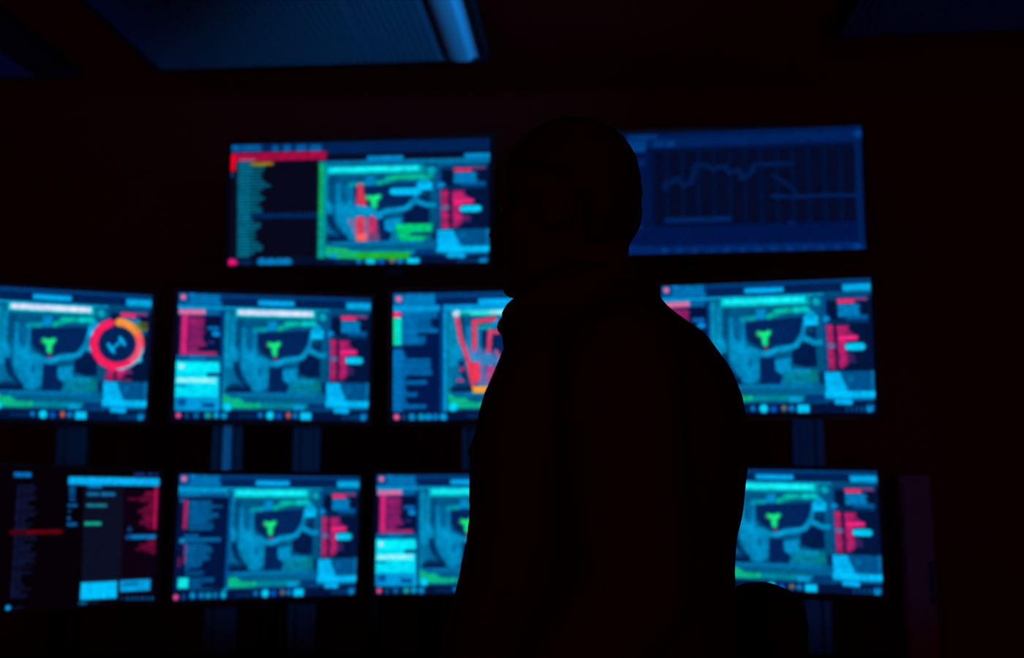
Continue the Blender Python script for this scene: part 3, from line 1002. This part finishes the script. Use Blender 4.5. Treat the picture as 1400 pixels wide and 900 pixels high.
def torso_rings(levels):
    rings = []
    for py, xl, xr, b in levels:
        a, c = Wp(xl, py), Wp(xr, py)
        sv = S * b
        a0, c0 = a.copy(), c.copy()
        for _ in range(3):      # the widest points of a turned ellipse lie nearer / farther than its axis
            half = (c.x - a.x) / 2
            dy = sv.x * sv.y / half
            c.x = c0.x * (1 + dy / PY); a.x = a0.x * (1 - dy / PY)
        m = (a + c) / 2 - BASE
        # wide axis leans along the shoulders; keep the x half-width as given
        sx = S * b
        rings.append(ell_ring(m, Vector((math.sqrt(max(half ** 2 - sx.x ** 2, (half * 0.6) ** 2)), 0, 0)), sx, 36, 2.15))
    return rings

# --- head shape (height above chin, front, back, half width)
HEAD = [(-0.002, 0.062, -0.0, 0.018), (0.004, 0.082, 0.010, 0.026), (0.014, 0.088, -0.012, 0.038), (0.030, 0.086, -0.045, 0.050), (0.048, 0.088, -0.066, 0.058), (0.058, 0.089, -0.074, 0.061),
        (0.075, 0.090, -0.086, 0.065), (0.095, 0.090, -0.094, 0.069), (0.112, 0.088, -0.099, 0.072), (0.125, 0.086, -0.101, 0.074), (0.145, 0.092, -0.102, 0.076), (0.165, 0.090, -0.101, 0.076),
        (0.185, 0.083, -0.096, 0.073), (0.205, 0.070, -0.085, 0.065), (0.222, 0.050, -0.066, 0.052), (0.234, 0.026, -0.042, 0.034), (0.240, 0.004, -0.018, 0.014)]
chin = Wp(700, 408) - BASE
HC = Vector((0, 0, 0))
back_of_head = Wp(873, 262) - BASE
# head axis origin: put the back of the head at its place in x
hx = back_of_head.x - 0.101 * math.cos(YAW)
HO = Vector((hx, 0, chin.z + 0.004))
def Hp(f, s, h): return HO + F * f + S * s + Vector((0, 0, h))
def head_ring(h, fr, bk, w, n=32, grow=0.0):
    out = []
    bk = bk * 0.89 if bk < 0 else bk
    fr += grow; bk -= grow; w += grow
    c = (fr + bk) / 2; r = (fr - bk) / 2
    for i in range(n):
        t = 2 * math.pi * i / n
        x, y = math.cos(t), math.sin(t)
        ww = w * (1.0 if x < 0 else (1 - 0.28 * x * x))
        out.append(Hp(c + r * math.copysign(abs(x) ** 0.92, x), ww * math.copysign(abs(y) ** 0.9, y), h))
    return out

bm = bmesh.new()
loft(bm, [head_ring(*r) for r in HEAD])
# brow, nose, lips, chin, cheeks, ears
tube(bm, [Hp(0.086, -0.038, 0.134), Hp(0.093, -0.015, 0.139), Hp(0.093, 0.015, 0.139), Hp(0.086, 0.038, 0.134)], [0.007, 0.009, 0.009, 0.007], 10)
tube(bm, [Hp(0.087, 0, 0.128), Hp(0.097, 0, 0.110), Hp(0.106, 0, 0.095), Hp(0.109, 0, 0.089)], [0.007, 0.008, 0.009, 0.008], 10)
for s in (-1, 1):
    ball(bm, Hp(0.099, 0.011 * s, 0.086), (0.008, 0.008, 0.007), 12)
    ball(bm, Hp(0.056, 0.036 * s, 0.090), (0.026, 0.022, 0.024), 14)
    # ear: rim and lobe
    e = [Hp(-0.004 + 0.020 * math.cos(a) - 0.004, s * (0.078 + 0.004 * math.sin(a)), 0.105 + 0.031 * math.sin(a)) for a in [math.radians(d) for d in range(-70, 260, 30)]]
    tube(bm, e, [0.005] * len(e), 8)
    ball(bm, Hp(-0.006, s * 0.075, 0.103), (0.015, 0.008, 0.024), 12)
tube(bm, [Hp(0.082, -0.024, 0.056), Hp(0.094, -0.008, 0.061), Hp(0.094, 0.008, 0.061), Hp(0.082, 0.024, 0.056)], [0.004, 0.0065, 0.0065, 0.004], 8)
tube(bm, [Hp(0.080, -0.022, 0.052), Hp(0.092, -0.007, 0.049), Hp(0.092, 0.007, 0.049), Hp(0.080, 0.022, 0.052)], [0.004, 0.007, 0.007, 0.004], 8)
ball(bm, Hp(0.077, 0, 0.014), (0.018, 0.018, 0.014), 14)
# neck
nk = (Wp(800, 470) - BASE)
tube(bm, [Hp(-0.032, 0, 0.07), Hp(-0.030, 0, 0.0), Hp(-0.045, 0, -0.05), Vector((nk.x, 0, nk.z - 0.03))], [0.050, 0.049, 0.056, 0.075], 20)
# trunk under the clothes
LV = [(357, 812, 884, 0.050), (372, 770, 890, 0.066), (388, 735, 894, 0.080), (402, 708, 901, 0.090), (413, 703, 910, 0.094), (423, 694, 921, 0.099), (436, 690, 938, 0.108),
      (447, 681, 952, 0.118), (455, 678, 962, 0.128), (462, 683, 968, 0.138), (469, 696, 974, 0.148), (482, 693, 983, 0.168), (505, 684, 996, 0.192), (540, 668, 1010, 0.205),
      (575, 656, 1018, 0.205), (608, 649, 1020, 0.200), (616, 643, 1020, 0.2), (620, 642, 1020, 0.2), (626, 647, 1019, 0.2), (650, 645, 1016, 0.196), (700, 644, 1010, 0.192), (722, 641, 1006, 0.19),
      (740, 638, 1003, 0.19), (780, 630, 1000, 0.19), (820, 621, 1000, 0.19), (870, 606, 1004, 0.192), (900, 600, 1003, 0.194), (960, 602, 1001, 0.196), (1000, 612, 996, 0.192)]
def shrink(lv, px_, db):
    return [(py, xl + px_, xr - px_, b - db) for py, xl, xr, b in lv]
loft(bm, torso_rings(shrink([l for l in LV if l[0] in (482, 505, 540, 575, 650, 740, 820, 900, 960)], 34, 0.04)))
hip = P(0.0, 0, 0.90)
HIPC = Vector((-0.02, 0, 0))
for s in (-1, 1):
    j = lambda f, so, z: HIPC + P(f, so * s, z)
    tube(bm, [j(0, 0.085, 0.92), j(0.01, 0.095, 0.70), j(0.02, 0.10, 0.50), j(0.0, 0.10, 0.30), j(-0.02, 0.10, 0.09)], [0.092, 0.080, 0.056, 0.052, 0.036], 16)
    tube(bm, [j(-0.05, 0.10, 0.035), j(0.06, 0.11, 0.03), j(0.15, 0.12, 0.025)], [0.032, 0.036, 0.026], 12)

ARM = {1: dict(sh=Wp(845, 505, 1.19), el=Wp(862, 800, 1.10), wr=Wp(735, 985, 1.07)),
       -1: dict(sh=Wp(880, 515, 1.50), el=Wp(868, 780, 1.56), wr=Wp(760, 950, 1.60))}
for s, a in ARM.items():
    for k in a: a[k] = a[k] - BASE
    mid = (a['sh'] + a['el']) / 2
    tube(bm, *smooth_path([a['sh'], mid, a['el'], (a['el'] + a['wr']) / 2, a['wr']], [0.050, 0.046, 0.038, 0.036, 0.026]), 14)
    # hand: palm and five separate, slightly curled fingers, hanging along the forearm
    d = (a['wr'] - a['el']).normalized()
    d = (d + Vector((0, 0, -0.45))).normalized()
    pn = S * s                                             # back of the hand faces outwards
    pn = (pn - d * pn.dot(d)).normalized()
    across = d.cross(pn).normalized()
    if across.dot(F) < 0: across = -across                 # towards the thumb side
    w0 = a['wr']
    rings = [ell_ring(w0 + d * t, across * wa, pn * wb, 16, 2.4) for t, wa, wb in ((-0.01, 0.026, 0.018), (0.02, 0.032, 0.016), (0.05, 0.041, 0.015), (0.080, 0.041, 0.013), (0.092, 0.038, 0.010))]
    loft(bm, rings)
    for k, (off, ln_) in enumerate(((0.031, 0.072), (0.0105, 0.080), (-0.0105, 0.075), (-0.031, 0.060))):
        b0 = w0 + d * 0.078 + across * off
        pts = [b0]
        dd = (d + across * off * 1.6).normalized()
        for seg, (fr, bend) in enumerate(((0.48, 0.22), (0.30, 0.40), (0.22, 0.35))):
            dd = (dd - pn * bend).normalized()
            pts.append(pts[-1] + dd * ln_ * fr)
        tube(bm, pts, [0.0095, 0.0088, 0.0080, 0.0066], 10)
    t0 = w0 + d * 0.018 + across * 0.026
    t1 = t0 + (d * 0.6 + across * 0.75 - pn * 0.3).normalized() * 0.040
    t2 = t1 + (d * 0.85 + across * 0.35 - pn * 0.4).normalized() * 0.030
    t3 = t2 + (d * 0.9 + across * 0.1 - pn * 0.45).normalized() * 0.022
    tube(bm, [t0, t1, t2, t3], [0.013, 0.0115, 0.0098, 0.0078], 10)

person = remeshed('person', bm, M['skin'], 0.0042, 4)
person.location = BASE
tag(person, 'person in a black hoodie standing with back to the camera, head turned left', 'person')

for s in (-1, 1):
    bm = bmesh.new(); ball(bm, Hp(0.0785, 0.031 * s, 0.122), (0.0100, 0.0125, 0.0085), 16)
    eye = obj('eye', bm, M['eye'], person, True)
    bm = bmesh.new(); ball(bm, Hp(0.0865, 0.031 * s, 0.122), (0.0035, 0.0040, 0.0040), 12)
    obj('iris', bm, M['hair'], eye, True)

# hair: short, follows the skull from the brow line over the crown down to the nape
bm = bmesh.new()
hr = []
for h, fr, bk, w in HEAD:
    if h < 0.058: continue
    f2 = fr if h > 0.175 else (fr - 0.012 if h > 0.16 else (0.02 if h > 0.12 else -0.03))
    hr.append((h, f2, bk, w + 0.001))
loft(bm, [head_ring(*r, grow=0.0075 if r[0] > 0.08 else 0.003) for r in hr] + [head_ring(0.2475, -0.002, -0.014, 0.008)])
remeshed('hair', bm, M['hair'], 0.005, 3, person, 0.004, 0.02)

# hoodie: trunk, sleeves, collar and the hood lying on the back
bm = bmesh.new()
loft(bm, torso_rings(LV))
for s, a in ARM.items():
    sh, el, wr = a['sh'], a['el'], a['wr']
    inw = Vector((0, 0, 0)) - S * s * 0.10 + Vector((0, 0, 0.035))
    tube(bm, *smooth_path([sh + inw, sh, sh * 0.55 + el * 0.45, el, el * 0.5 + wr * 0.5, el * 0.06 + wr * 0.94], [0.060, 0.076, 0.074, 0.064, 0.056, 0.044]), 20)
# hood folded flat on the upper back
hb = Wp(880, 445) - BASE
ball(bm, hb + Vector((-0.02, 0, 0.005)), (0.05, 0.12, 0.055), 24, Matrix.Rotation(-YAW, 3, 'Z'))
hoodie = remeshed('hoodie', bm, M['hoodie'], 0.0055, 3, person, 0.006, 0.07)
hoodie['label'] = 'black hooded sweatshirt'
# rolled edge of the hood, running from the nape round to the throat
def lv_at(py):
    for l0, l1 in zip(LV[:-1], LV[1:]):
        if l0[0] <= py <= l1[0]:
            t = (py - l0[0]) / (l1[0] - l0[0])
            return tuple(a + (b - a) * t for a, b in zip(l0, l1))
    return LV[-1]
bm = bmesh.new()
edge = []
for i in range(36):
    t = 2 * math.pi * i / 36
    ring = torso_rings([lv_at(366 + 74 * (1 - math.cos(t)) / 2)])[0]
    cen = sum(ring, Vector()) / 36
    edge.append(ring[i] + (cen - ring[i]).normalized() * 0.009)
vr = []
for i, p in enumerate(edge):
    d = (edge[(i + 1) % 36] - edge[i - 1]).normalized()
    u = (Vector((0, 0, 1)) - d * d.z).normalized(); v = d.cross(u)
    vr.append([bm.verts.new(q) for q in ell_ring(p, u * 0.014, v * 0.010, 10)])
for i in range(36):
    a, b = vr[i], vr[(i + 1) % 36]
    for k in range(10): bm.faces.new((a[k], a[(k + 1) % 10], b[(k + 1) % 10], b[k]))
obj('hood_edge', bm, M['hoodie'], hoodie, True)
# hem and cuffs as ribbed bands
bm = bmesh.new()
hem = [(990, 606, 1000, 0.198), (1000, 606, 1000, 0.20), (1030, 612, 994, 0.198), (1060, 622, 985, 0.190), (1066, 628, 980, 0.186)]
loft(bm, torso_rings(hem))
obj('hem_band', bm, M['hoodie'], hoodie, True)
for s, a in ARM.items():
    bm = bmesh.new(); d = (a['wr'] - a['el']).normalized()
    tube(bm, [a['wr'] - d * 0.045, a['wr'] - d * 0.02, a['wr'] + d * 0.004], [0.043, 0.038, 0.034], 18)
    obj('cuff', bm, M['hoodie'], hoodie, True)
for s in (-1, 1):
    bm = bmesh.new()
    c0 = Wp(699, 462) - BASE
    pts = [c0 + S * 0.028 * s, c0 + S * 0.034 * s + Vector((0.012, 0, -0.06)), c0 + S * 0.036 * s + Vector((0.0, 0, -0.12)), c0 + S * 0.037 * s + Vector((-0.012, 0, -0.17))]
    tube(bm, pts, [0.003, 0.003, 0.003, 0.0042], 8)
    obj('drawstring', bm, M['cord'], hoodie, True)

# trousers and shoes
bm = bmesh.new()
loft(bm, torso_rings([(985, 640, 965, 0.15), (1040, 640, 965, 0.16), (1090, 648, 958, 0.155), (1130, 670, 940, 0.13)]))
for s in (-1, 1):
    j = lambda f, so, z: HIPC + P(f, so * s, z)
    tube(bm, [j(0, 0.080, 0.80), j(0.01, 0.092, 0.68), j(0.02, 0.10, 0.50), j(0.0, 0.10, 0.30), j(-0.02, 0.10, 0.09)], [0.098, 0.094, 0.078, 0.070, 0.064], 20)
tr = remeshed('trousers', bm, M['trousers'], 0.009, 3, person, 0.008, 0.06)
for s in (-1, 1):
    j = lambda f, so, z: HIPC + P(f, so * s, z)
    bm = bmesh.new()
    tube(bm, [j(-0.055, 0.10, 0.062), j(0.02, 0.105, 0.058), j(0.10, 0.115, 0.048), j(0.165, 0.12, 0.042)], [0.044, 0.047, 0.045, 0.034], 16)
    sh_ = remeshed('shoe', bm, M['shoe'], 0.006, 2, person)
    bm = bmesh.new()
    rings = []
    for z, g in ((0.0, 0.0), (0.018, 0.003)):
        rings.append([j(0.055 + (0.145 + g) * math.cos(t), 0.11 + (0.047 + g) * math.sin(t) * (1 - 0.12 * math.cos(t)) + 0.012 * math.cos(t), z) for t in [2 * math.pi * k / 24 for k in range(24)]])
    loft(bm, rings)
    obj('sole', bm, M['shoe'], sh_)

# ------------------------------------------------------------------ office chair beside the person, turned away to the right
ch = tag(empty('office_chair', (0.62, 1.47, 0)), 'black office chair right of the person, only its rounded back top showing', 'chair')
bm = bmesh.new()
# curved backrest pad: swept in height, thin in x, wide in y
rings = []
topz = Wp(1037, 806, 1.42).z
for k, (z, th, wd) in enumerate(((0.60, 0.016, 0.09), (0.63, 0.024, 0.12), (0.72, 0.029, 0.14), (0.85, 0.031, 0.14), (0.95, 0.034, 0.135), (topz - 0.040, 0.040, 0.125), (topz - 0.020, 0.040, 0.11), (topz - 0.008, 0.034, 0.09), (topz - 0.001, 0.020, 0.06))):
    cx = -0.265
    rings.append(ell_ring((cx, 0, z), (th, 0, 0), (0, wd, 0), 32, 2.6))
loft(bm, rings)
obj('backrest', bm, M['chair_fabric'], ch, True)
bm = bmesh.new()
rings = [ell_ring((0.02, 0, z), (a, 0, 0), (0, b, 0), 32, 3.2) for z, a, b in ((0.445, 0.20, 0.20), (0.455, 0.235, 0.235), (0.49, 0.245, 0.245), (0.512, 0.235, 0.235), (0.52, 0.19, 0.19))]
loft(bm, rings); obj('seat', bm, M['chair_fabric'], ch, True)
bm = bmesh.new(); tube(bm, [(-0.05, 0, 0.44), (-0.24, 0, 0.44), (-0.31, 0, 0.50), (-0.325, 0, 0.66), (-0.315, 0, 0.80)], [0.02, 0.022, 0.022, 0.02, 0.016], 12)
obj('back_support', bm, M['chair_plastic'], ch, True)
for s in (-1, 1):
    bm = bmesh.new(); tube(bm, [(0, 0.2 * s, 0.44), (0.0, 0.275 * s, 0.46), (0, 0.28 * s, 0.62), (0, 0.28 * s, 0.675)], [0.014, 0.016, 0.016, 0.016], 10)
    arm = obj('armrest', bm, M['chair_plastic'], ch, True)
    bm = bmesh.new(); box(bm, (0.02, 0.28 * s, 0.69), (0.24, 0.07, 0.028), bev=0.01); obj('arm_pad', bm, M['chair_plastic'], arm)
bm = bmesh.new(); cyl(bm, (0, 0, 0.12), (0, 0, 0.30), 0.028); cyl(bm, (0, 0, 0.29), (0, 0, 0.45), 0.016); box(bm, (0, 0, 0.435), (0.16, 0.14, 0.03), bev=0.005)
obj('gas_lift', bm, M['chair_plastic'], ch)
for k in range(5):
    a = 2 * math.pi * k / 5 + 0.3
    d = Vector((math.cos(a), math.sin(a), 0))
    bm = bmesh.new(); tube(bm, [Vector((0, 0, 0.125)) + d * 0.01, d * 0.15 + Vector((0, 0, 0.11)), d * 0.27 + Vector((0, 0, 0.085))], [0.026, 0.02, 0.014], 10)
    lg = obj('base_leg', bm, M['chair_plastic'], ch, True)
    bm = bmesh.new()
    side = Vector((-d.y, d.x, 0))
    c0 = d * 0.27 + Vector((0, 0, 0.027))
    for q in (-1, 1): cyl(bm, c0 + side * 0.006 * q, c0 + side * 0.024 * q, 0.027, n=16)
    cyl(bm, c0, c0 + Vector((0, 0, 0.05)), 0.008)
    obj('caster', bm, M['chair_plastic'], lg)
